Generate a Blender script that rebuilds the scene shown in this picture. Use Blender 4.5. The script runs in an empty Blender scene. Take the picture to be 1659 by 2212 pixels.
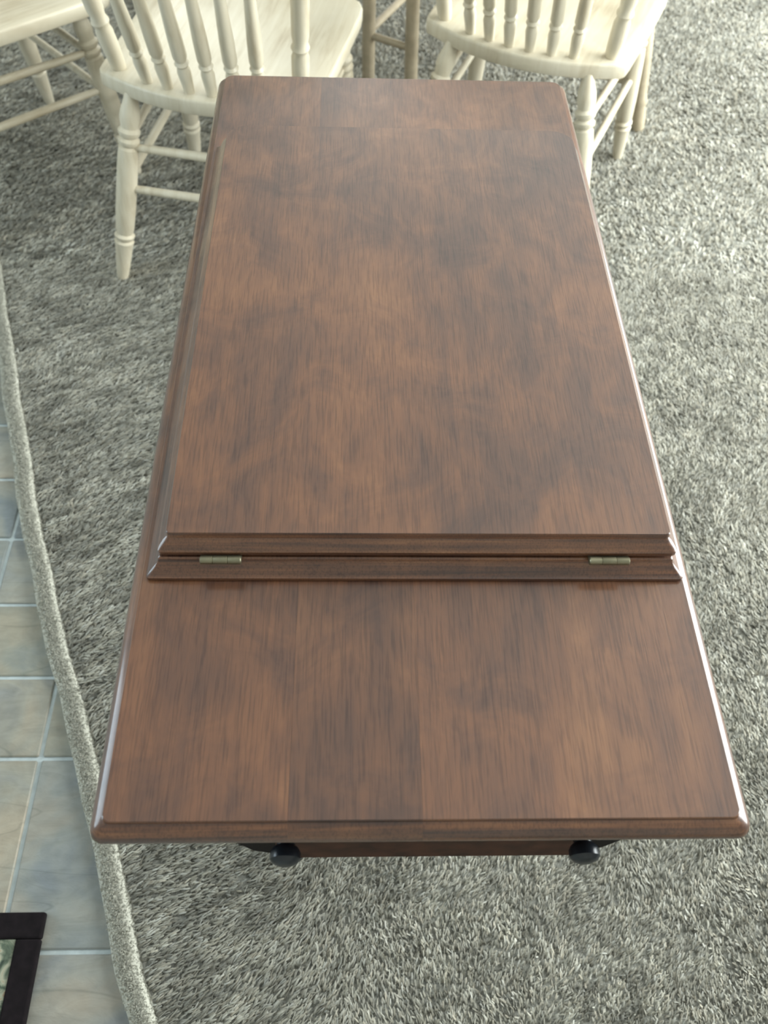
import bpy, bmesh, math, random
import numpy as np
from mathutils import Vector, Matrix

random.seed(7)
RNG = np.random.default_rng(11)
SC = bpy.context.scene
COL = SC.collection

# ------------------------------------------------------------------ camera
CAM_H = 1.42
cam = bpy.data.cameras.new('camera')
cam.sensor_fit = 'VERTICAL'
cam.sensor_height = 24.0
cam.sensor_width = 18.0
cam.lens = 1900.0 / 2212.0 * 24.0
cam.clip_start = 0.02
cam.dof.use_dof = True
cam.dof.focus_distance = 0.92
cam.dof.aperture_fstop = 5.0
cam_ob = bpy.data.objects.new('camera', cam)
COL.objects.link(cam_ob)
rx = Vector((0.99941006, -0.01634921, 0.03020321))
up = Vector((-0.00422816, 0.81416351, 0.58062027))
fw = Vector((0.03408303, 0.58040544, -0.81361408))
m = Matrix((rx, up, -fw)).transposed().to_4x4()
m.translation = Vector((0, 0, CAM_H))
cam_ob.matrix_world = m
SC.camera = cam_ob

# ------------------------------------------------------------------ world, window light, exposure
SC.view_settings.view_transform = 'Standard'
SC.view_settings.look = 'None'
SC.view_settings.gamma = 1.0
SC.view_settings.exposure = 0.0
SC.cycles.max_bounces = 6
SC.cycles.diffuse_bounces = 3
SC.cycles.glossy_bounces = 3
w = bpy.data.worlds.new('world')
SC.world = w
w.use_nodes = True
bg = w.node_tree.nodes['Background']
bg.inputs['Color'].default_value = (0.78, 0.92, 1.0, 1)
bg.inputs['Strength'].default_value = 1.5


def window_light(name, loc, rot, sx, sy, power, color):
    l = bpy.data.lights.new(name, 'AREA')
    l.shape = 'RECTANGLE'
    l.size, l.size_y = sx, sy
    l.energy = power
    l.color = color
    o = bpy.data.objects.new(name, l)
    o.location = loc
    o.rotation_euler = rot
    COL.objects.link(o)
    return o


# daylight in the openings of the three windows
window_light('daylight_right', (2.50, 1.65, 1.30), (0, math.radians(90), 0), 1.7, 3.4, 300, (0.94, 1.0, 0.99))
window_light('daylight_left', (-2.90, 0.70, 1.45), (0, math.radians(-90), 0), 1.2, 1.5, 42, (0.70, 0.88, 1.0))
window_light('daylight_far', (0.50, 4.70, 1.50), (math.radians(-90), 0, 0), 2.6, 1.2, 60, (0.95, 1.0, 0.97))


# ------------------------------------------------------------------ helpers
def tag(o, label=None, cat=None, group=None, kind=None):
    if label: o['label'] = label
    if cat: o['category'] = cat
    if group: o['group'] = group
    if kind: o['kind'] = kind
    return o


def link(name, me, mat=None, parent=None):
    o = bpy.data.objects.new(name, me)
    COL.objects.link(o)
    if mat is not None and me is not None and not me.materials:
        me.materials.append(mat)
    if parent is not None:
        o.parent = parent
    return o


def empty(name, parent=None, loc=(0, 0, 0), rz=0.0):
    o = bpy.data.objects.new(name, None)
    o.empty_display_size = 0.05
    COL.objects.link(o)
    o.location = loc
    o.rotation_euler = (0, 0, rz)
    if parent is not None:
        o.parent = parent
    return o


def mesh_from(name, verts, faces, smooth=True):
    me = bpy.data.meshes.new(name)
    me.from_pydata([tuple(v) for v in verts], [], faces)
    bm = bmesh.new(); bm.from_mesh(me)
    bmesh.ops.recalc_face_normals(bm, faces=bm.faces)
    bm.to_mesh(me); bm.free()
    if smooth:
        me.polygons.foreach_set('use_smooth', [True] * len(me.polygons))
    return me


def merge(name, meshes, smooth=None):
    V, Fc = [], []
    for vs, fs in meshes:
        n = len(V)
        V += [tuple(v) for v in vs]
        Fc += [tuple(i + n for i in f) for f in fs]
    return mesh_from(name, V, Fc, True if smooth is None else smooth)


def box_vf(x0, x1, y0, y1, z0, z1):
    v = [(x0, y0, z0), (x1, y0, z0), (x1, y1, z0), (x0, y1, z0), (x0, y0, z1), (x1, y0, z1), (x1, y1, z1), (x0, y1, z1)]
    f = [(0, 3, 2, 1), (4, 5, 6, 7), (0, 1, 5, 4), (1, 2, 6, 5), (2, 3, 7, 6), (3, 0, 4, 7)]
    return v, f


def bevel_box(name, x0, x1, y0, y1, z0, z1, b=0.003):
    v, f = box_vf(x0, x1, y0, y1, z0, z1)
    me = bpy.data.meshes.new(name)
    me.from_pydata(v, [], f)
    bm = bmesh.new(); bm.from_mesh(me)
    bmesh.ops.bevel(bm, geom=bm.edges[:] + bm.verts[:], offset=b, segments=2, affect='EDGES', profile=0.5)
    bm.to_mesh(me); bm.free()
    return me


def lathe_vf(profile, p0, p1, seg=16):
    """profile: (t along p0->p1 in 0..1, radius)"""
    p0, p1 = Vector(p0), Vector(p1)
    d = (p1 - p0)
    z = d.normalized()
    x = z.orthogonal().normalized()
    y = z.cross(x)
    V, Fc = [], []
    for t, r in profile:
        c = p0 + d * t
        for k in range(seg):
            a = 2 * math.pi * k / seg
            V.append(c + x * (r * math.cos(a)) + y * (r * math.sin(a)))
    n = len(profile)
    for i in range(n - 1):
        for k in range(seg):
            k2 = (k + 1) % seg
            Fc.append((i * seg + k, i * seg + k2, (i + 1) * seg + k2, (i + 1) * seg + k))
    Fc.append(tuple(reversed(range(seg))))
    Fc.append(tuple((n - 1) * seg + k for k in range(seg)))
    return V, Fc


def lathe(name, profile, p0, p1, seg=16):
    v, f = lathe_vf(profile, p0, p1, seg)
    me = mesh_from(name, v, f)
    bm = bmesh.new(); bm.from_mesh(me)
    for e in bm.edges:
        if len(e.link_faces) == 2 and e.calc_face_angle(0) > 0.7:
            e.smooth = False
    bm.to_mesh(me); bm.free()
    return me


def stack_rings(name, rings, smooth_angle=0.6):
    """rings: list of equal-length closed loops (bottom to top), capped."""
    n = len(rings[0])
    V = [v for r in rings for v in r]
    Fc = []
    for i in range(len(rings) - 1):
        for k in range(n):
            k2 = (k + 1) % n
            Fc.append((i * n + k, i * n + k2, (i + 1) * n + k2, (i + 1) * n + k))
    Fc.append(tuple(reversed(range(n))))
    Fc.append(tuple((len(rings) - 1) * n + k for k in range(n)))
    me = mesh_from(name, V, Fc)
    sharpen(me, smooth_angle)
    return me


def sharpen(me, ang=0.6):
    bm = bmesh.new(); bm.from_mesh(me)
    for f in bm.faces:
        f.smooth = True
    for e in bm.edges:
        e.smooth = not (len(e.link_faces) == 2 and e.calc_face_angle(0) > ang)
    bm.to_mesh(me); bm.free()


def rrect(cx, cy, a, b, r, z, n=6, far=0.0):
    pts = []
    r_ = max(r, 0.0015)
    for qx, qy, a0 in ((1, 1, 0), (-1, 1, 90), (-1, -1, 180), (1, -1, 270)):
        r = r_ + (far if qy > 0 else 0.0)
        for k in range(n + 1):
            t = math.radians(a0 + 90 * k / n)
            pts.append((cx + qx * (a - r) + r * math.cos(t), cy + qy * (b - r) + r * math.sin(t), z))
    return pts


# ------------------------------------------------------------------ materials
def new_mat(name):
    mt = bpy.data.materials.new(name)
    mt.use_nodes = True
    nt = mt.node_tree
    b = nt.nodes['Principled BSDF']
    return mt, nt, b


def N(nt, t, **kw):
    n = nt.nodes.new(t)
    for k, v in kw.items():
        setattr(n, k, v)
    return n


def ramp(nt, stops):
    r = N(nt, 'ShaderNodeValToRGB')
    e = r.color_ramp.elements
    while len(e) > 1:
        e.remove(e[-1])
    e[0].position, e[0].color = stops[0][0], (*stops[0][1], 1)
    for p, c in stops[1:]:
        x = e.new(p); x.color = (*c, 1)
    return r


def mapping(nt, src, scale, rot=(0, 0, 0)):
    mp = N(nt, 'ShaderNodeMapping')
    mp.inputs['Scale'].default_value = scale
    mp.inputs['Rotation'].default_value = rot
    nt.links.new(src, mp.inputs['Vector'])
    return mp.outputs[0]


def noise(nt, vec, scale, detail=3, rough=0.55, dist=0.0):
    n = N(nt, 'ShaderNodeTexNoise')
    n.inputs['Scale'].default_value = scale
    n.inputs['Detail'].default_value = detail
    n.inputs['Roughness'].default_value = rough
    n.inputs['Distortion'].default_value = dist
    nt.links.new(vec, n.inputs['Vector'])
    return n.outputs['Fac']


def mixc(nt, fac, a, b, mode='MIX'):
    mx = N(nt, 'ShaderNodeMix', data_type='RGBA', blend_type=mode)
    for sock, v in ((mx.inputs[0], fac), (mx.inputs[6], a), (mx.inputs[7], b)):
        if isinstance(v, (int, float)):
            sock.default_value = v
        elif isinstance(v, tuple):
            sock.default_value = (*v, 1)
        else:
            nt.links.new(v, sock)
    return mx.outputs[2]


def math_n(nt, op, a, b=None, c=None):
    n = N(nt, 'ShaderNodeMath', operation=op)
    for i, v in enumerate((a, b, c)):
        if v is None: continue
        if isinstance(v, (int, float)): n.inputs[i].default_value = v
        else: nt.links.new(v, n.inputs[i])
    return n.outputs[0]


def mat_stained_wood():
    mt, nt, b = new_mat('stained_wood')
    tc = N(nt, 'ShaderNodeTexCoord')
    oi = N(nt, 'ShaderNodeObjectInfo')
    sh = N(nt, 'ShaderNodeVectorMath', operation='MULTIPLY_ADD')
    comb = N(nt, 'ShaderNodeCombineXYZ')
    nt.links.new(oi.outputs['Alpha'], comb.inputs[0])
    nt.links.new(oi.outputs['Alpha'], comb.inputs[1])
    sh.inputs[1].default_value = (3.1, 5.7, 0)
    nt.links.new(comb.outputs[0], sh.inputs[0])
    nt.links.new(tc.outputs['Object'], sh.inputs[2])
    v = sh.outputs[0]
    # grain runs along the boards on the flat, along the width on the moulded ends
    g1 = noise(nt, mapping(nt, v, (60, 5, 60)), 1.0, 4, 0.6, 0.6)
    g2 = noise(nt, mapping(nt, v, (560, 26, 560)), 1.0, 2, 0.6)
    e1 = noise(nt, mapping(nt, v, (3.5, 90, 220)), 1.0, 4, 0.6, 0.5)
    geo = N(nt, 'ShaderNodeNewGeometry')
    sep = N(nt, 'ShaderNodeSeparateXYZ')
    nt.links.new(geo.outputs['Normal'], sep.inputs[0])
    isend = math_n(nt, 'GREATER_THAN', math_n(nt, 'ABSOLUTE', sep.outputs[1]), 0.35)
    blot = noise(nt, mapping(nt, v, (17, 12, 17)), 1.0, 4, 0.62, 0.9)
    blot2 = noise(nt, mapping(nt, v, (5.5, 3.2, 5.5)), 1.0, 3, 0.5, 0.5)
    flat = math_n(nt, 'ADD', math_n(nt, 'MULTIPLY', g1, 0.22),
                  math_n(nt, 'ADD', math_n(nt, 'MULTIPLY', blot, 0.36), math_n(nt, 'MULTIPLY', blot2, 0.42)))
    endv = math_n(nt, 'ADD', math_n(nt, 'MULTIPLY', e1, 0.75), math_n(nt, 'MULTIPLY', blot, 0.25))
    mixv = N(nt, 'ShaderNodeMix', data_type='FLOAT')
    nt.links.new(isend, mixv.inputs[0]); nt.links.new(flat, mixv.inputs[2]); nt.links.new(endv, mixv.inputs[3])
    cr = ramp(nt, [(0.34, (0.050, 0.025, 0.019)), (0.45, (0.096, 0.043, 0.026)), (0.54, (0.150, 0.064, 0.032)), (0.68, (0.235, 0.105, 0.048))])
    nt.links.new(mixv.outputs[0], cr.inputs[0])
    pores = ramp(nt, [(0.36, (0.50, 0.48, 0.50)), (0.52, (1, 1, 1))])
    nt.links.new(g2, pores.inputs[0])
    c = mixc(nt, 0.6, cr.outputs[0], pores.outputs[0], 'MULTIPLY')
    c = mixc(nt, 1.0, c, oi.outputs['Color'], 'MULTIPLY')
    nt.links.new(c, b.inputs['Base Color'])
    rr = ramp(nt, [(0.3, (0.46,) * 3), (0.7, (0.34,) * 3)])
    nt.links.new(blot, rr.inputs[0])
    nt.links.new(rr.outputs[0], b.inputs['Roughness'])
    b.inputs['Specular IOR Level'].default_value = 0.4
    b.inputs['Coat Weight'].default_value = 0.75
    b.inputs['Coat Roughness'].default_value = 0.13
    bp = N(nt, 'ShaderNodeBump')
    bp.inputs['Strength'].default_value = 0.12
    bp.inputs['Distance'].default_value = 0.001
    nt.links.new(g2, bp.inputs['Height'])
    nt.links.new(bp.outputs[0], b.inputs['Normal'])
    return mt


def mat_cream_wood():
    mt, nt, b = new_mat('whitewashed_wood')
    tc = N(nt, 'ShaderNodeTexCoord')
    v = tc.outputs['Object']
    g = noise(nt, mapping(nt, v, (60, 5, 8)), 1.0, 4, 0.6, 0.3)
    bl = noise(nt, v, 7.0, 2)
    cr = ramp(nt, [(0.32, (0.46, 0.385, 0.265)), (0.48, (0.60, 0.535, 0.405)), (0.7, (0.68, 0.625, 0.50))])
    s = math_n(nt, 'ADD', math_n(nt, 'MULTIPLY', g, 0.6), math_n(nt, 'MULTIPLY', bl, 0.4))
    nt.links.new(s, cr.inputs[0])
    nt.links.new(cr.outputs[0], b.inputs['Base Color'])
    b.inputs['Roughness'].default_value = 0.42
    return mt


def mat_plain(name, col, rough=0.6, metal=0.0, var=0.12, sc=30.0, spec=0.5):
    mt, nt, b = new_mat(name)
    tc = N(nt, 'ShaderNodeTexCoord')
    n = noise(nt, tc.outputs['Object'], sc, 3)
    lo = tuple(max(0, x * (1 - var)) for x in col); hi = tuple(min(1, x * (1 + var)) for x in col)
    cr = ramp(nt, [(0.35, lo), (0.65, hi)])
    nt.links.new(n, cr.inputs[0])
    nt.links.new(cr.outputs[0], b.inputs['Base Color'])
    b.inputs['Roughness'].default_value = rough
    b.inputs['Metallic'].default_value = metal
    b.inputs['Specular IOR Level'].default_value = spec
    return mt


def mat_slate():
    mt, nt, b = new_mat('slate_tile')
    tc = N(nt, 'ShaderNodeTexCoord')
    geo = N(nt, 'ShaderNodeNewGeometry')
    oi = N(nt, 'ShaderNodeObjectInfo')
    v = geo.outputs['Position']
    a = noise(nt, v, 16.0, 5, 0.62, 0.9)
    c2 = noise(nt, mapping(nt, v, (14, 40, 14), (0, 0, -0.75)), 1.0, 5, 0.62, 1.2)
    hue = noise(nt, v, 8.5, 3, 0.55, 0.6)
    base = ramp(nt, [(0.34, (0.215, 0.225, 0.222)), (0.48, (0.275, 0.272, 0.238)), (0.64, (0.325, 0.290, 0.232))])
    nt.links.new(hue, base.inputs[0])
    sh = ramp(nt, [(0.30, (0.66,) * 3), (0.70, (1.14,) * 3)])
    nt.links.new(math_n(nt, 'ADD', math_n(nt, 'MULTIPLY', a, 0.5), math_n(nt, 'MULTIPLY', c2, 0.5)), sh.inputs[0])
    # thin cleft lines
    cl = noise(nt, mapping(nt, v, (2.2, 9.0, 2.2), (0, 0, -0.62)), 1.0, 2, 0.4, 0.4)
    clr = ramp(nt, [(0.492, (1, 1, 1)), (0.5, (0.72, 0.74, 0.74)), (0.508, (1, 1, 1))])
    nt.links.new(cl, clr.inputs[0])
    c = mixc(nt, 1.0, base.outputs[0], sh.outputs[0], 'MULTIPLY')
    c = mixc(nt, 0.8, c, clr.outputs[0], 'MULTIPLY')
    c = mixc(nt, 1.0, c, oi.outputs['Color'], 'MULTIPLY')
    nt.links.new(c, b.inputs['Base Color'])
    b.inputs['Roughness'].default_value = 0.42
    bp = N(nt, 'ShaderNodeBump')
    bp.inputs['Strength'].default_value = 0.35
    bp.inputs['Distance'].default_value = 0.004
    nt.links.new(c2, bp.inputs['Height'])
    nt.links.new(bp.outputs[0], b.inputs['Normal'])
    return mt


def mat_fibre(name, rough=0.95):
    mt, nt, b = new_mat(name)
    at = N(nt, 'ShaderNodeAttribute', attribute_name='tuft_colour')
    # soft twisted yarn: scatters light both ways, shading leans towards the lie of the pile
    geo = N(nt, 'ShaderNodeNewGeometry')
    mx = N(nt, 'ShaderNodeMix', data_type='VECTOR')
    mx.inputs[0].default_value = 0.6
    nt.links.new(geo.outputs['Normal'], mx.inputs[4])
    mx.inputs[5].default_value = (0, 0, 1)
    nrm = N(nt, 'ShaderNodeVectorMath', operation='NORMALIZE')
    nt.links.new(mx.outputs[1], nrm.inputs[0])
    df = N(nt, 'ShaderNodeBsdfDiffuse')
    tl = N(nt, 'ShaderNodeBsdfTranslucent')
    for sh in (df, tl):
        nt.links.new(at.outputs['Color'], sh.inputs['Color'])
        nt.links.new(nrm.outputs[0], sh.inputs['Normal'])
    ms = N(nt, 'ShaderNodeMixShader')
    ms.inputs[0].default_value = 0.25
    nt.links.new(df.outputs[0], ms.inputs[1]); nt.links.new(tl.outputs[0], ms.inputs[2])
    nt.links.new(ms.outputs[0], nt.nodes['Material Output'].inputs['Surface'])
    nt.nodes.remove(b)
    return mt


def mat_carpet_base(name, lo, hi):
    mt, nt, b = new_mat(name)
    tc = N(nt, 'ShaderNodeTexCoord')
    n = noise(nt, tc.outputs['Object'], 180.0, 4, 0.7)
    cr = ramp(nt, [(0.35, lo), (0.65, hi)])
    nt.links.new(n, cr.inputs[0])
    nt.links.new(cr.outputs[0], b.inputs['Base Color'])
    b.inputs['Roughness'].default_value = 1.0
    bp = N(nt, 'ShaderNodeBump')
    bp.inputs['Strength'].default_value = 0.6
    bp.inputs['Distance'].default_value = 0.004
    nt.links.new(n, bp.inputs['Height'])
    nt.links.new(bp.outputs[0], b.inputs['Normal'])
    return mt


def mat_mottled():
    mt, nt, b = new_mat('mottled_weave')
    tc = N(nt, 'ShaderNodeTexCoord')
    n = noise(nt, tc.outputs['Object'], 26.0, 4, 0.6, 0.8)
    cr = ramp(nt, [(0.38, (0.012, 0.025, 0.018)), (0.47, (0.10, 0.125, 0.085)), (0.56, (0.34, 0.34, 0.25)), (0.62, (0.30, 0.20, 0.12)), (0.70, (0.45, 0.46, 0.38))])
    nt.links.new(n, cr.inputs[0])
    nt.links.new(cr.outputs[0], b.inputs['Base Color'])
    b.inputs['Roughness'].default_value = 0.9
    return mt


WOOD = mat_stained_wood()
CREAM = mat_cream_wood()
HONEY = mat_plain('honey_oak', (0.46, 0.385, 0.27), 0.45, 0, 0.15, 20)
DARK_SHADED_WOOD = mat_plain('dark_shaded_wood', (0.012, 0.009, 0.009), 0.7, spec=0.15)  # dark wood for the legs; on the case, shade under the top as colour
SHADED_CASEWOOD = mat_plain('shaded_case_wood', (0.060, 0.022, 0.012), 0.6, 0, 0.35, 45, spec=0.2)  # drawer front darkened to paint in the shade below the tabletop
KNOB = mat_plain('dark_knob', (0.010, 0.013, 0.018), 0.28)
BRASS = mat_plain('dull_brass', (0.25, 0.23, 0.155), 0.45, 0.85)
PLASTER = mat_plain('painted_plaster', (0.42, 0.41, 0.37), 0.9, 0, 0.03, 6)
CEIL = mat_plain('ceiling_paint', (0.62, 0.62, 0.60), 0.9, 0, 0.03, 6)
FRAME = mat_plain('window_frame_paint', (0.75, 0.75, 0.74), 0.5, 0, 0.03, 6)
GROUT = mat_plain('grout', (0.42, 0.47, 0.47), 0.55, 0, 0.10, 60)
SLATE = mat_slate()
FIBRE = mat_fibre('carpet_fibre')
CBASE = mat_carpet_base('carpet_backing', (0.19, 0.19, 0.165), (0.29, 0.285, 0.25))  # darkened to match the pile, whose self-shadow is put into this colour
BIND = mat_carpet_base('binding', (0.46, 0.45, 0.38), (0.56, 0.55, 0.47))
MATBORDER = mat_plain('mat_border', (0.008, 0.0055, 0.0065), 0.85, 0, 0.3, 80, spec=0.15)
MOTTLE = mat_mottled()
GLASS, _nt, _b = new_mat('pane_glass')
_tr = N(_nt, 'ShaderNodeBsdfTransparent')
_gl = N(_nt, 'ShaderNodeBsdfGlossy'); _gl.inputs['Roughness'].default_value = 0.02
_mx = N(_nt, 'ShaderNodeMixShader'); _mx.inputs[0].default_value = 0.06
_nt.links.new(_tr.outputs[0], _mx.inputs[1]); _nt.links.new(_gl.outputs[0], _mx.inputs[2])
_nt.links.new(_mx.outputs[0], _nt.nodes['Material Output'].inputs['Surface'])

# ------------------------------------------------------------------ room shell
XL, XR, YB, YF, ZC = -2.80, 2.40, -1.70, 4.60, 2.50
TH = 0.12


def structure(name, boxes, mat):
    me = merge(name, [box_vf(*b) for b in boxes], smooth=False)
    return tag(link(name, me, mat), kind='structure')


floor = structure('floor', [(XL - TH, XR + TH, YB - TH, YF + TH, -0.12, -0.0035)], GROUT)
structure('ceiling', [(XL - TH, XR + TH, YB - TH, YF + TH, ZC, ZC + 0.1)], CEIL)
structure('wall_far', [(XL, -0.85, YF, YF + TH, -0.0035, ZC), (1.85, XR, YF, YF + TH, -0.0035, ZC),
                       (-0.85, 1.85, YF, YF + TH, -0.0035, 0.85), (-0.85, 1.85, YF, YF + TH, 2.15, ZC)], PLASTER)
_f = 0.05
_ym = YF + TH / 2
w3 = structure('window_3', [(-0.85, -0.80, _ym - .03, _ym + .03, 0.85, 2.15), (1.80, 1.85, _ym - .03, _ym + .03, 0.85, 2.15),
                            (-0.80, 1.80, _ym - .03, _ym + .03, 0.85, 0.90), (-0.80, 1.80, _ym - .03, _ym + .03, 2.10, 2.15),
                            (0.475, 0.525, _ym - .02, _ym + .02, 0.90, 2.10)], FRAME)
for _a, _c in ((-0.80, 0.475), (0.525, 1.80)):
    _v, _fc = box_vf(_a, _c, _ym - .003, _ym + .003, 0.90, 2.10)
    link('pane', mesh_from('pane', _v, _fc, False), GLASS, w3)
structure('wall_back', [(XL, XR, YB - TH, YB, -0.0035, ZC)], PLASTER)


def wall_with_opening(name, x0, x1, oy0, oy1, oz0, oz1):
    structure(name, [(x0, x1, YB - TH, oy0, -0.0035, ZC), (x0, x1, oy1, YF + TH, -0.0035, ZC),
                     (x0, x1, oy0, oy1, -0.0035, oz0), (x0, x1, oy0, oy1, oz1, ZC)], PLASTER)


def window(name, x0, x1, oy0, oy1, oz0, oz1, nm):
    f = 0.05
    xm = (x0 + x1) / 2
    bs = [(xm - .03, xm + .03, oy0, oy0 + f, oz0, oz1), (xm - .03, xm + .03, oy1 - f, oy1, oz0, oz1),
          (xm - .03, xm + .03, oy0 + f, oy1 - f, oz0, oz0 + f), (xm - .03, xm + .03, oy0 + f, oy1 - f, oz1 - f, oz1)]
    step = (oy1 - oy0) / nm
    for k in range(1, nm):
        y = oy0 + step * k
        bs.append((xm - .02, xm + .02, y - .025, y + .025, oz0 + f, oz1 - f))
    o = structure(name, bs, FRAME)
    for k in range(nm):
        a = oy0 + step * k + (f if k == 0 else .025)
        b = oy0 + step * (k + 1) - (f if k == nm - 1 else .025)
        v, fc = box_vf(xm - .003, xm + .003, a, b, oz0 + f, oz1 - f)
        link('pane', mesh_from('pane', v, fc, False), GLASS, o)
    return o


wall_with_opening('wall_right', XR, XR + TH, -0.10, 3.40, 0.40, 2.20)
window('window_1', XR, XR + TH, -0.10, 3.40, 0.40, 2.20, 3)
wall_with_opening('wall_left', XL - TH, XL, -0.10, 1.50, 0.80, 2.10)
window('window_2', XL - TH, XL, -0.10, 1.50, 0.80, 2.10, 2)

# ------------------------------------------------------------------ slate tiles
EDGE = [(-0.10, -0.215), (0.143, -0.313), (0.207, -0.341), (0.468, -0.438), (0.715, -0.542), (0.961, -0.638), (1.378, -0.777), (2.0, -0.985), (3.0, -1.33), (4.6, -1.90)]
EY = np.array([p[0] for p in EDGE]); EX = np.array([p[1] for p in EDGE])
EY = np.concatenate([[YB], EY]); EX = np.concatenate([[0.43], EX])


def edge_x(y):
    return np.interp(y, EY, EX)


MOD = 0.1437
tile_mesh = {}


def tile_me(nx, ny):
    if (nx, ny) not in tile_mesh:
        wx, wy, g = MOD * nx, MOD * ny, 0.0034
        z = 0.0
        r0 = rrect(wx / 2, wy / 2, wx / 2 - g, wy / 2 - g, 0.002, -0.0035, 1)
        r1 = rrect(wx / 2, wy / 2, wx / 2 - g, wy / 2 - g, 0.002, z - 0.0014, 1)
        r2 = rrect(wx / 2, wy / 2, wx / 2 - g - 0.0022, wy / 2 - g - 0.0022, 0.002, z, 1)
        tile_mesh[(nx, ny)] = stack_rings('tile', [r0, r1, r2], 0.3)
        tile_mesh[(nx, ny)].materials.append(SLATE)
    return tile_mesh[(nx, ny)]


TX0, TY0 = -0.511, 0.228
TINTS = [(1, 1, 1), (0.9, 0.97, 1.02), (1.06, 1.03, 0.97), (0.95, 0.97, 0.93), (1.05, 1.06, 1.05), (0.88, 0.93, 0.98)]


def put_tile(i, j, nx, ny):
    x, y = TX0 + i * MOD, TY0 + j * MOD
    ex = max(edge_x(y), edge_x(y + ny * MOD))
    if x > ex + 0.005: return
    if x < -1.75 or y < -0.75 or y > 1.75: return
    o = link('tile', tile_me(nx, ny), None, floor)
    o.location = (x, y, random.uniform(-0.0004, 0.0003))
    t = random.choice(TINTS)
    o.color = (*t, 1)


used = set()
for i in range(-9, 5):
    for j in range(-7, 11):
        if (i, j) in used: continue
        big = (j in (0, -2, -4, -6)) and (i % 2 == 0)
        if not big and j >= 4 and (i, j) not in used and ((i * 7 + j * 5) % 11 == 3) and (i + 1, j) not in used:
            big = True
        if big:
            put_tile(i, j, 2, 2)
            used |= {(i, j), (i + 1, j), (i, j + 1), (i + 1, j + 1)}
        else:
            put_tile(i, j, 1, 1)
            used.add((i, j))

# ------------------------------------------------------------------ carpet
ys = np.concatenate([np.arange(YB, 2.0, 0.04), np.arange(2.0, YF + .01, 0.2)])
ys[-1] = YF
wob = lambda y: 0.0018 * np.sin(y * 23.0) + 0.0008 * np.sin(y * 51.0 + 1)
lx = edge_x(ys) + 0.020
V = [(x, y, 0.003) for x, y in zip(lx, ys)] + [(XR, y, 0.003) for y in ys]
V += [(x, y, -0.003) for x, y in zip(lx, ys)] + [(XR, y, -0.003) for y in ys]
n = len(ys)
Fc = []
for i in range(n - 1):
    Fc.append((i, n + i, n + i + 1, i + 1))
    Fc.append((2 * n + i, 2 * n + i + 1, 3 * n + i + 1, 3 * n + i))
    Fc.append((i, i + 1, 2 * n + i + 1, 2 * n + i))
    Fc.append((n + i, 3 * n + i, 3 * n + i + 1, n + i + 1))
Fc.append((0, 2 * n, 3 * n, n)); Fc.append((n - 1, 2 * n - 1, 4 * n - 1, 3 * n - 1))
carpet = link('floor_carpet', mesh_from('floor_carpet', V, Fc, False), CBASE)
tag(carpet, kind='structure')


def blades(name, px, py, z0, length, width, lean_dir, lean, cols, mat, parent):
    """bent two-segment strands; everything vectorised"""
    k = len(px)
    ang = RNG.uniform(0, 2 * math.pi, k)
    wx, wy = np.cos(ang) * width / 2, np.sin(ang) * width / 2
    dx, dy = np.cos(lean_dir) * lean, np.sin(lean_dir) * lean
    jx, jy = RNG.normal(0, 0.45, k), RNG.normal(0, 0.45, k)
    lv = np.empty((k, 6, 3))
    base = np.stack([px, py, np.broadcast_to(z0, (k,))], 1)
    d1 = np.stack([(dx * .5 + jx * .5), (dy * .5 + jy * .5), np.ones(k)], 1)
    d1 /= np.linalg.norm(d1, axis=1)[:, None]
    d2 = np.stack([(dx * 1.7 + jx * 1.2), (dy * 1.7 + jy * 1.2), np.full(k, 0.55)], 1)
    d2 /= np.linalg.norm(d2, axis=1)[:, None]
    p1 = base + d1 * (length * .5)[:, None]
    p2 = p1 + d2 * (length * .5)[:, None]
    wv = np.stack([wx, wy, np.zeros(k)], 1)
    lv[:, 0] = base - wv; lv[:, 1] = base + wv
    lv[:, 2] = p1 - wv; lv[:, 3] = p1 + wv
    lv[:, 4] = p2 - wv * .55; lv[:, 5] = p2 + wv * .55
    co = lv.reshape(-1, 3).astype(np.float32)
    idx = np.arange(k, dtype=np.int32)[:, None] * 6
    quads = np.concatenate([idx + np.array([[0, 1, 3, 2]], dtype=np.int32), idx + np.array([[2, 3, 5, 4]], dtype=np.int32)], 1).reshape(-1)
    me = bpy.data.meshes.new(name)
    me.vertices.add(len(co)); me.vertices.foreach_set('co', co.ravel())
    nf = len(quads) // 4
    me.loops.add(len(quads)); me.loops.foreach_set('vertex_index', quads)
    me.polygons.add(nf)
    me.polygons.foreach_set('loop_start', np.arange(nf, dtype=np.int32) * 4)
    me.update(calc_edges=True)
    ca = me.color_attributes.new('tuft_colour', 'FLOAT_COLOR', 'POINT')
    c4 = np.ones((k, 6, 4), dtype=np.float32)
    c4[:, :, :3] = cols[:, None, :]
    ca.data.foreach_set('color', c4.ravel())
    o = link(name, me, mat, parent)
    return o


def scatter(n, x0, x1, y0, y1):
    px = RNG.uniform(x0, x1, n); py = RNG.uniform(y0, y1, n)
    return px, py


def value_noise(px, py, cell, seed):
    r = np.random.default_rng(seed)
    G = r.uniform(0, 1, (400, 400))
    u, v = (px + 4) / cell, (py + 4) / cell
    iu, iv = np.floor(u).astype(int), np.floor(v).astype(int)
    fu, fv = u - iu, v - iv
    fu = fu * fu * (3 - 2 * fu); fv = fv * fv * (3 - 2 * fv)
    g = lambda a, b: G[(iu + a) % 400, (iv + b) % 400]
    return (g(0, 0) * (1 - fu) + g(1, 0) * fu) * (1 - fv) + (g(0, 1) * (1 - fu) + g(1, 1) * fu) * fv


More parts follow.
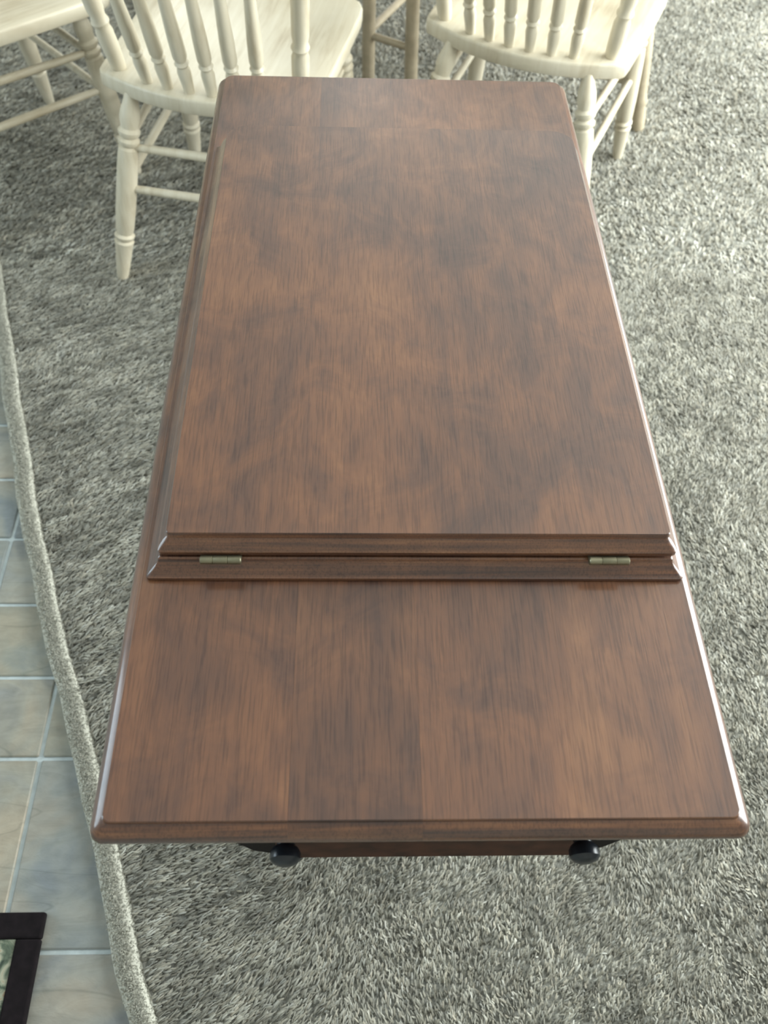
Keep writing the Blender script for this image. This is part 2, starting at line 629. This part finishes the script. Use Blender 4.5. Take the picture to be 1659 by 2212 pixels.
px1, py1 = scatter(400000, -1.05, 1.35, -0.10, 1.75)
px2, py2 = scatter(135000, -1.55, 1.75, 1.75, 3.45)
px3, py3 = scatter(150000, -1.95, XR - .01, YB + .01, YF - .01)     # thinner towards the walls
out3 = ~(((px3 > -1.05) & (px3 < 1.35) & (py3 > -0.10) & (py3 <= 1.75)) | ((px3 > -1.55) & (px3 < 1.75) & (py3 > 1.75) & (py3 < 3.45)))
px3, py3 = px3[out3], py3[out3]
px = np.concatenate([px1, px2, px3]); py = np.concatenate([py1, py2, py3])
keep = px > edge_x(py) + 0.036
px, py = px[keep], py[keep]
k = len(px)
far = py > 1.75
outer = np.arange(k) >= k - keep[len(px1) + len(px2):].sum()
length = RNG.uniform(0.009, 0.015, k)
width = np.where(outer, 0.0085, np.where(far, 0.0048, 0.0026)) * RNG.uniform(0.7, 1.3, k)
left = np.clip((0.15 - px) / 0.35, 0, 1)
left = left * left * (3 - 2 * left)
# the nap has been brushed sideways on the left, and lies loosely on the right
ldir = left * (0.42 + 0.5 * (value_noise(px, py, 0.12, 3) - .5)) + (1 - left) * (0.2 + 1.6 * value_noise(px, py, 0.14, 4) + 1.4 * value_noise(px, py, 0.05, 5))
lean = 0.45 + 0.7 * value_noise(px, py, 0.09, 9) + 0.5 * left
length = length * (1 + 0.35 * left)
c_, s_ = math.cos(0.42), math.sin(0.42)
ua, va = px * c_ + py * s_, -px * s_ + py * c_
clump = left * value_noise(ua * 0.30, va * 1.5, 0.011, 31) + (1 - left) * value_noise(px * 1.1, py * 0.8, 0.013, 32)
clump2 = value_noise(px, py, 0.035, 33)
pal = np.array([[0.50, 0.48, 0.405], [0.56, 0.545, 0.465], [0.44, 0.42, 0.345], [0.36, 0.34, 0.275], [0.54, 0.50, 0.405], [0.62, 0.61, 0.54]])
ci = RNG.choice(6, k, p=[.27, .24, .19, .09, .11, .10])
cols = pal[ci] * ((0.50 + 0.10 * (1 - left)) + (0.86 - 0.22 * (1 - left)) * clump)[:, None] * (0.88 + 0.24 * clump2)[:, None] * (0.90 + 0.20 * value_noise(px, py, 0.20, 22))[:, None]
cols = np.clip(cols * np.array([1.0, 1.0, 1.015]), 0, 0.85)
pile = blades('pile', px, py, 0.002, length, width, ldir, lean, cols, FIBRE, carpet)
pile['kind'] = 'stuff'
pile['label'] = 'grey-beige shaggy carpet pile'

# rolled pale edge where the carpet meets the tiles
yy = np.arange(-0.9, 3.4, 0.02)
rings = []
V, Fc = [], []
prof = [(0.0, -0.003), (0.0015, 0.005), (0.006, 0.010), (0.013, 0.0135), (0.022, 0.015), (0.031, 0.0140), (0.038, 0.0105), (0.043, 0.002)]
for y in yy:
    ex = float(edge_x(y) + wob(y))
    for dx, z in prof:
        V.append((ex + dx, y, z))
np_ = len(prof)
for i in range(len(yy) - 1):
    for j in range(np_ - 1):
        Fc.append((i * np_ + j, (i + 1) * np_ + j, (i + 1) * np_ + j + 1, i * np_ + j + 1))
    Fc.append((i * np_, i * np_ + np_ - 1, (i + 1) * np_ + np_ - 1, (i + 1) * np_))
Fc.append(tuple(range(np_))); Fc.append(tuple(reversed([(len(yy) - 1) * np_ + j for j in range(np_)])))
bind = link('edge_binding', mesh_from('edge_binding', V, Fc), BIND, carpet)
bind['label'] = 'cream rolled carpet edge along the slate tiles'
ke = 60000
by = RNG.uniform(-0.3, 2.6, ke)
bt = RNG.uniform(0.003, 0.042, ke)
bx = edge_x(by) + wob(by) + bt
ecol = np.array([0.56, 0.545, 0.465])[None, :] * RNG.uniform(0.75, 1.12, ke)[:, None]
fz = blades('fuzz', bx, by, 0.0145 - 0.011 * ((bt - 0.022) / 0.020) ** 2, RNG.uniform(0.003, 0.0055, ke), RNG.uniform(0.0012, 0.0022, ke), RNG.uniform(0, 6.28, ke), RNG.uniform(0.2, 1.0, ke), ecol, FIBRE, bind)
fz['kind'] = 'stuff'

# ------------------------------------------------------------------ small bordered mat on the tiles
matt = empty('floor_mat', loc=(-0.80, 0.05, 0.0))
tag(matt, 'small mat with wide near-black border and mottled green-cream centre on the slate tiles', 'mat')
MX0, MX1, MY0, MY1 = -0.35, 0.350, -0.23, 0.230
bw = 0.036
for nm, bx_ in (('border', (MX0, MX1, MY1 - bw, MY1)), ('border', (MX0, MX1, MY0, MY0 + bw)),
                ('border', (MX0, MX0 + bw, MY0 + bw, MY1 - bw)), ('border', (MX1 - bw, MX1, MY0 + bw, MY1 - bw))):
    link(nm, bevel_box(nm, bx_[0], bx_[1], bx_[2], bx_[3], 0.0005, 0.013, 0.003), MATBORDER, matt)
link('centre_panel', bevel_box('centre_panel', MX0 + bw, MX1 - bw, MY0 + bw, MY1 - bw, 0.0005, 0.010, 0.001), MOTTLE, matt)

# ------------------------------------------------------------------ flip-top table
TCX = 0.0535
table = empty('flip_top_table', loc=(0, 0, 0))
tag(table, 'dark stained brown wooden table with a hinged leaf folded flat on its top', 'table')


def moulded_slab(name, cx, y0, y1, profile, half, parent, joints, tints, far=0.0):
    """profile: (inset, z, corner radius) bottom to top; cut along its length into boards"""
    cy, hb = (y0 + y1) / 2, (y1 - y0) / 2
    rings = [rrect(cx, cy, half - i, hb - i, r, z, 5, far) for i, z, r in profile]
    me = stack_rings(name, rings, 0.45)
    part = empty(name, parent)
    cuts = [-9] + joints + [9]
    for a, b, t in zip(cuts[:-1], cuts[1:], tints):
        bm = bmesh.new(); bm.from_mesh(me)
        for x, nrm, ok in ((a, (-1, 0, 0), a > -9), (b, (1, 0, 0), b < 9)):
            if not ok: continue
            x2 = x + (0.00004 if nrm[0] < 0 else -0.00004)
            res = bmesh.ops.bisect_plane(bm, geom=bm.verts[:] + bm.edges[:] + bm.faces[:], plane_co=(x2, 0, 0), plane_no=nrm, clear_outer=True)
            ed = [g for g in res['geom_cut'] if isinstance(g, bmesh.types.BMEdge)]
            bmesh.ops.edgeloop_fill(bm, edges=ed)
        m2 = bpy.data.meshes.new('board')
        bmesh.ops.recalc_face_normals(bm, faces=bm.faces)
        bm.to_mesh(m2); bm.free()
        sharpen(m2, 0.45)
        o = link('board', m2, WOOD, part)
        o.color = t
    bpy.data.meshes.remove(me)
    return part


TOPH = 0.76
# ovolo edge all round
top_prof = [(0.013, 0.7345, 0.003), (0.007, 0.7352, 0.005), (0.0030, 0.7372, 0.008), (0.0008, 0.7405, 0.010), (0.0, 0.7440, 0.011), (0.0006, 0.7480, 0.011),
            (0.0030, 0.7520, 0.010), (0.0065, 0.7550, 0.008), (0.0095, 0.7563, 0.007), (0.0105, 0.7568, 0.006), (0.0110, 0.7594, 0.006), (0.0116, TOPH, 0.006)]
moulded_slab('tabletop', TCX, 0.1805, 1.240, top_prof, 0.2485, table, [-0.048, 0.052, 0.170],
             [(1.02, 1.0, 0.98, 0.10), (0.90, 0.90, 0.92, 0.33), (1.05, 1.04, 1.03, 0.62), (0.97, 0.97, 0.98, 0.62)], far=0.006)
low_prof = [(0.003, 0.7602, 0.002), (0.0, 0.7612, 0.003), (0.0, 0.7645, 0.003), (0.0015, 0.7652, 0.003), (0.0035, 0.7675, 0.003), (0.0070, 0.7705, 0.003),
            (0.0100, 0.7745, 0.002), (0.0112, 0.7780, 0.002), (0.0125, 0.7792, 0.002)]
moulded_slab('lower_leaf', 0.0555, 0.3965, 1.046, low_prof, 0.2345, table, [],
             [(0.98, 0.96, 0.95, 1.2)])
up_prof = [(0.0045, 0.7814, 0.004), (0.0005, 0.7824, 0.005), (0.0, 0.7835, 0.005), (0.0, 0.7872, 0.005), (0.0022, 0.7905, 0.005), (0.0055, 0.7938, 0.005),
           (0.0078, 0.7968, 0.005), (0.0082, 0.7976, 0.005), (0.0088, 0.8024, 0.004), (0.0094, 0.8034, 0.004)]
moulded_slab('upper_leaf', 0.0566, 0.4085, 1.040, up_prof, 0.2240, table, [],
             [(1.04, 1.04, 1.02, 2.1)], far=0.022)
# core hidden between the leaves (the leaf is hinged onto it)
for hx in (-0.1135, 0.2210):
    h = empty('hinge', table)
    link('knuckle', lathe('knuckle', [(0, .0030), (.02, .0038), (.30, .0038), (.31, .0033), (.33, .0038), (.66, .0038), (.67, .0033), (.69, .0038), (.98, .0038), (1, .0030)],
                          (hx - .0175, 0.4045, 0.7815), (hx + .0175, 0.4045, 0.7815), 12), BRASS, h)
    link('hinge_plate', bevel_box('hinge_plate', hx - .0175, hx + .0175, 0.4050, 0.4260, 0.7797, 0.7811, 0.0004), BRASS, h)
# case, drawer and legs below
AX0, AX1, AY0, AY1 = -0.098, 0.231, 0.206, 1.16
zb, zt = 0.625, 0.7345
zc = 0.612
pts = [(AX0, zt), (AX1, zt), (AX1, zc + .036), (AX1 - .012, zc + .012), (AX1 - .032, zc), (AX0 + .032, zc), (AX0 + .012, zc + .012), (AX0, zc + .036)]
V = [(x, AY0, z) for x, z in pts] + [(x, AY1, z) for x, z in pts]
npt = len(pts)
Fc = [tuple(range(npt)), tuple(reversed(range(npt, 2 * npt)))] + [(i, npt + i, npt + (i + 1) % npt, (i + 1) % npt) for i in range(npt)]
link('case', mesh_from('case', V, Fc, False), DARK_SHADED_WOOD, table)
dr = link('drawer_front', bevel_box('drawer_front', AX0 + .034, AX1 - .034, 0.1985, 0.2058, zb + .002, zt - .004, 0.002), SHADED_CASEWOOD, table)
for kx in (-0.054, 0.188):
    link('knob', lathe('knob', [(0, .0075), (.20, .0075), (.32, .0105), (.50, .0125), (.75, .0125), (.90, .0098), (1, .0050)],
                       (kx, 0.1985, 0.683), (kx, 0.1785, 0.683), 16), KNOB, dr)
legp = [(0, .014), (.03, .019), (.10, .019), (.13, .013), (.16, .018), (.20, .013), (.45, .019), (.72, .016), (.76, .021), (.79, .014), (.82, .021), (1, .021)]
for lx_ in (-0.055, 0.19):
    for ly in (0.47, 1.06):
        link('leg', lathe('leg', legp, (lx_, ly, 0.004), (lx_, ly, zb), 14), DARK_SHADED_WOOD, table)
link('stretcher', bevel_box('stretcher', 0.0675 - .018, 0.0675 + .018, 0.47, 1.06, 0.15, 0.18, 0.003), DARK_SHADED_WOOD, table)
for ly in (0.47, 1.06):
    link('stretcher', bevel_box('stretcher', -0.055, 0.19, ly - .014, ly + .014, 0.15, 0.18, 0.003), DARK_SHADED_WOOD, table)

# ------------------------------------------------------------------ dining chairs
LEG = [(0, .0125), (.02, .0135), (.10, .0170), (.20, .0200), (.215, .0215), (.232, .0225), (.242, .0170), (.254, .0222), (.268, .0232), (.280, .0175),
       (.30, .0210), (.42, .0225), (.58, .0228), (0.702, .0225), (0.737, .0215), (0.747, .0170), (0.760, .0228), (0.777, .0236), (0.790, .0172), (0.804, .0228), (0.822, .0238),
       (0.837, .0180), (0.882, .0215), (0.916, .0205), (0.966, .0150), (1, .0130)]
SPN = [(0, 0.0106), (.05, 0.0120), (.12, 0.0139), (.15, 0.0110), (.165, 0.0149), (.18, 0.0113), (.20, 0.0144), (.30, 0.0142), (.5, 0.0110), (.70, 0.0142),
       (.80, 0.0142), (.82, 0.0113), (.84, 0.0149), (.86, 0.0110), (.92, 0.0131), (1, 0.0100)]
POST = [(0, 0.0140), (.03, 0.0162), (.10, 0.0178), (.16, 0.0178), (.18, 0.0146), (.20, 0.0186), (.22, 0.0146), (.25, 0.0173), (.45, 0.0181), (.72, 0.0173), (.75, 0.0146),
        (.77, 0.0181), (.79, 0.0146), (.85, 0.0167), (1, 0.0130)]
ROD = [(0, .0075), (.10, .0088), (.5, .0100), (.90, .0088), (1, .0075)]
SEAT_Z = 0.46


def seat_outline(inset, z, dish=0.0):
    pts = []
    hw = 0.227
    # rear arc
    def rear(x): return -0.062 * (1 - (x / hw) ** 2)
    raw = []
    for kx in np.linspace(-1, 1, 21):
        raw.append((kx * hw, rear(kx * hw)))
    raw += [(0.2325, 0.012), (0.235, 0.04), (0.239, 0.15), (0.2425, 0.28), (0.2435, 0.37), (0.240, 0.405), (0.228, 0.430), (0.205, 0.445), (0.15, 0.455), (0.08, 0.460),
            (0.0, 0.462), (-0.08, 0.460), (-0.15, 0.455), (-0.205, 0.445), (-0.228, 0.430), (-0.240, 0.405), (-0.2435, 0.37), (-0.2425, 0.28), (-0.239, 0.15), (-0.235, 0.04), (-0.2325, 0.012)]
    cx, cy = 0.0, 0.20
    for x, y in raw:
        d = math.hypot(x - cx, y - cy)
        s = (d - inset) / d
        pts.append((cx + (x - cx) * s, cy + (y - cy) * s, z))
    return pts


def make_chair():
    root = empty('dining_chair')
    st = SEAT_Z
    rings = [seat_outline(0.006, st - .033), seat_outline(0.002, st - .0320), seat_outline(0.0, st - .029), seat_outline(0.0, st - .006), seat_outline(0.0010, st - .0025),
             seat_outline(0.0030, st - .0006), seat_outline(0.006, st), seat_outline(0.060, st - .001), seat_outline(0.10, st - .006), seat_outline(0.16, st - .009)]
    link('seat', stack_rings('seat', rings, 0.7), CREAM, root)

    def leg_pt(s, front, z):
        t = z / 0.432
        if front: return Vector((s * (.222 - .026 * t), .41 - .050 * t, z))
        return Vector((s * (.240 - .082 * t), -.102 + .082 * t, z))
    for s in (-1, 1):
        for fr in (0, 1):
            link('leg', lathe('leg', LEG, leg_pt(s, fr, 0.002), leg_pt(s, fr, 0.434), 18), CREAM, root)
    for z in (0.322, 0.230):
        for a, b in (((-1, 0), (1, 0)), ((-1, 1), (1, 1)), ((-1, 0), (-1, 1)), ((1, 0), (1, 1))):
            dz = 0.012 if a[0] == b[0] else 0.0
            link('stretcher', lathe('stretcher', ROD, leg_pt(*a, z + dz), leg_pt(*b, z + dz), 12), CREAM, root)
    top = 0.98
    for s in (-1, 1):
        b = Vector((s * .192, .022, st - .004)); t = Vector((s * .240, -.085, top))
        link('back_post', lathe('back_post', POST, b, t, 18), CREAM, root)
    for i in range(6):
        x = -.118 + .0472 * i
        b = Vector((x, -0.062 * (1 - (x / .227) ** 2) + .030, st - .004))
        xt = x * 1.22
        t = Vector((xt, -.135 + .05 * (xt / .24) ** 2, top - .10))
        link('spindle', lathe('spindle', SPN, b, t, 14), CREAM, root)
    # bent crest rail
    rr = []
    for u in np.linspace(-1, 1, 15):
        x = u * .262
        y = -.138 + .052 * u * u
        hh = .050 * (1 - .25 * u * u)
        zc = top - .045
        rr.append([(x, y - .011, zc - hh * .9), (x, y + .011, zc - hh * .9), (x, y + .006, zc + hh + .02 * (1 - u * u)), (x, y - .014, zc + hh + .02 * (1 - u * u))])
    link('crest_rail', stack_rings('crest_rail', rr, 0.6), CREAM, root)
    return root


def copy_tree(o, parent=None):
    c = o.copy(); COL.objects.link(c); c.parent = parent
    for chd in list(o.children):
        copy_tree(chd, c)
    return c


proto = make_chair()
spots = [((-0.304, 1.748), -12.0, 'cream turned-spindle dining chair behind the far left corner of the brown table'),
         ((0.3675, 1.9545), -23.8, 'cream turned-spindle dining chair behind the far right corner of the brown table'),
         ((-1.04, 2.02), -48.0, 'cream dining chair cut off at the left frame edge, only seat front and legs showing')]
for i, ((x, y), a, lab) in enumerate(spots):
    o = proto if i == 0 else copy_tree(proto)
    o.location = (x, y, 0.0)
    o.rotation_euler = (0, 0, math.radians(a))
    tag(o, lab, 'chair', 'cream dining chairs')

# ------------------------------------------------------------------ dining table whose legs show between the chairs
dt = empty('dining_table', loc=(0.42, 2.95, 0.004))
tag(dt, 'pale honey dining table behind the chairs, only its slim legs and rails showing', 'table')
DX, DY = 0.42, 2.95


def dpt(x, y, z): return (x - DX, y - DY, z)


TL = [(0, .016), (.03, .018), (.08, .018), (.10, .015), (.12, .020), (.14, .016), (.3, .0195), (.6, .0195), (.66, .016), (.69, .021), (.72, .016), (.80, .022), (1, .022)]
posts = {'P': ((0.036, 2.512), (0.034, 2.512)), 'Q': ((0.158, 2.440), (0.140, 2.445)), 'Y': ((0.822, 2.384), (0.70, 2.40)), 'T': ((0.600, 2.86), (0.60, 2.84)), 'U': ((0.335, 3.10), (0.335, 3.10))}
for nm, (bpt, tpt) in posts.items():
    link('leg', lathe('leg', TL if nm in 'YT' else [(0, .016), (.05, .0185), (1, .0185)], dpt(*bpt, 0), dpt(*tpt, .70), 16), HONEY, dt)
link('rail', lathe('rail', [(0, .011), (1, .011)], dpt(0.036, 2.512, .2), dpt(0.335, 3.10, .2), 12), HONEY, dt)
link('rail', lathe('rail', [(0, .010), (1, .010)], dpt(0.036, 2.512, .19), dpt(0.152, 2.442, .19), 12), HONEY, dt)
oval = []
for z, s in ((.700, .985), (.706, 1.0), (.722, 1.0), (.728, .988)):
    oval.append([(0.78 * s * math.cos(t), 0.72 * s * math.sin(t), z) for t in np.linspace(0, 2 * math.pi, 64, endpoint=False)])
link('tabletop', stack_rings('tabletop', oval, 0.7), HONEY, dt)
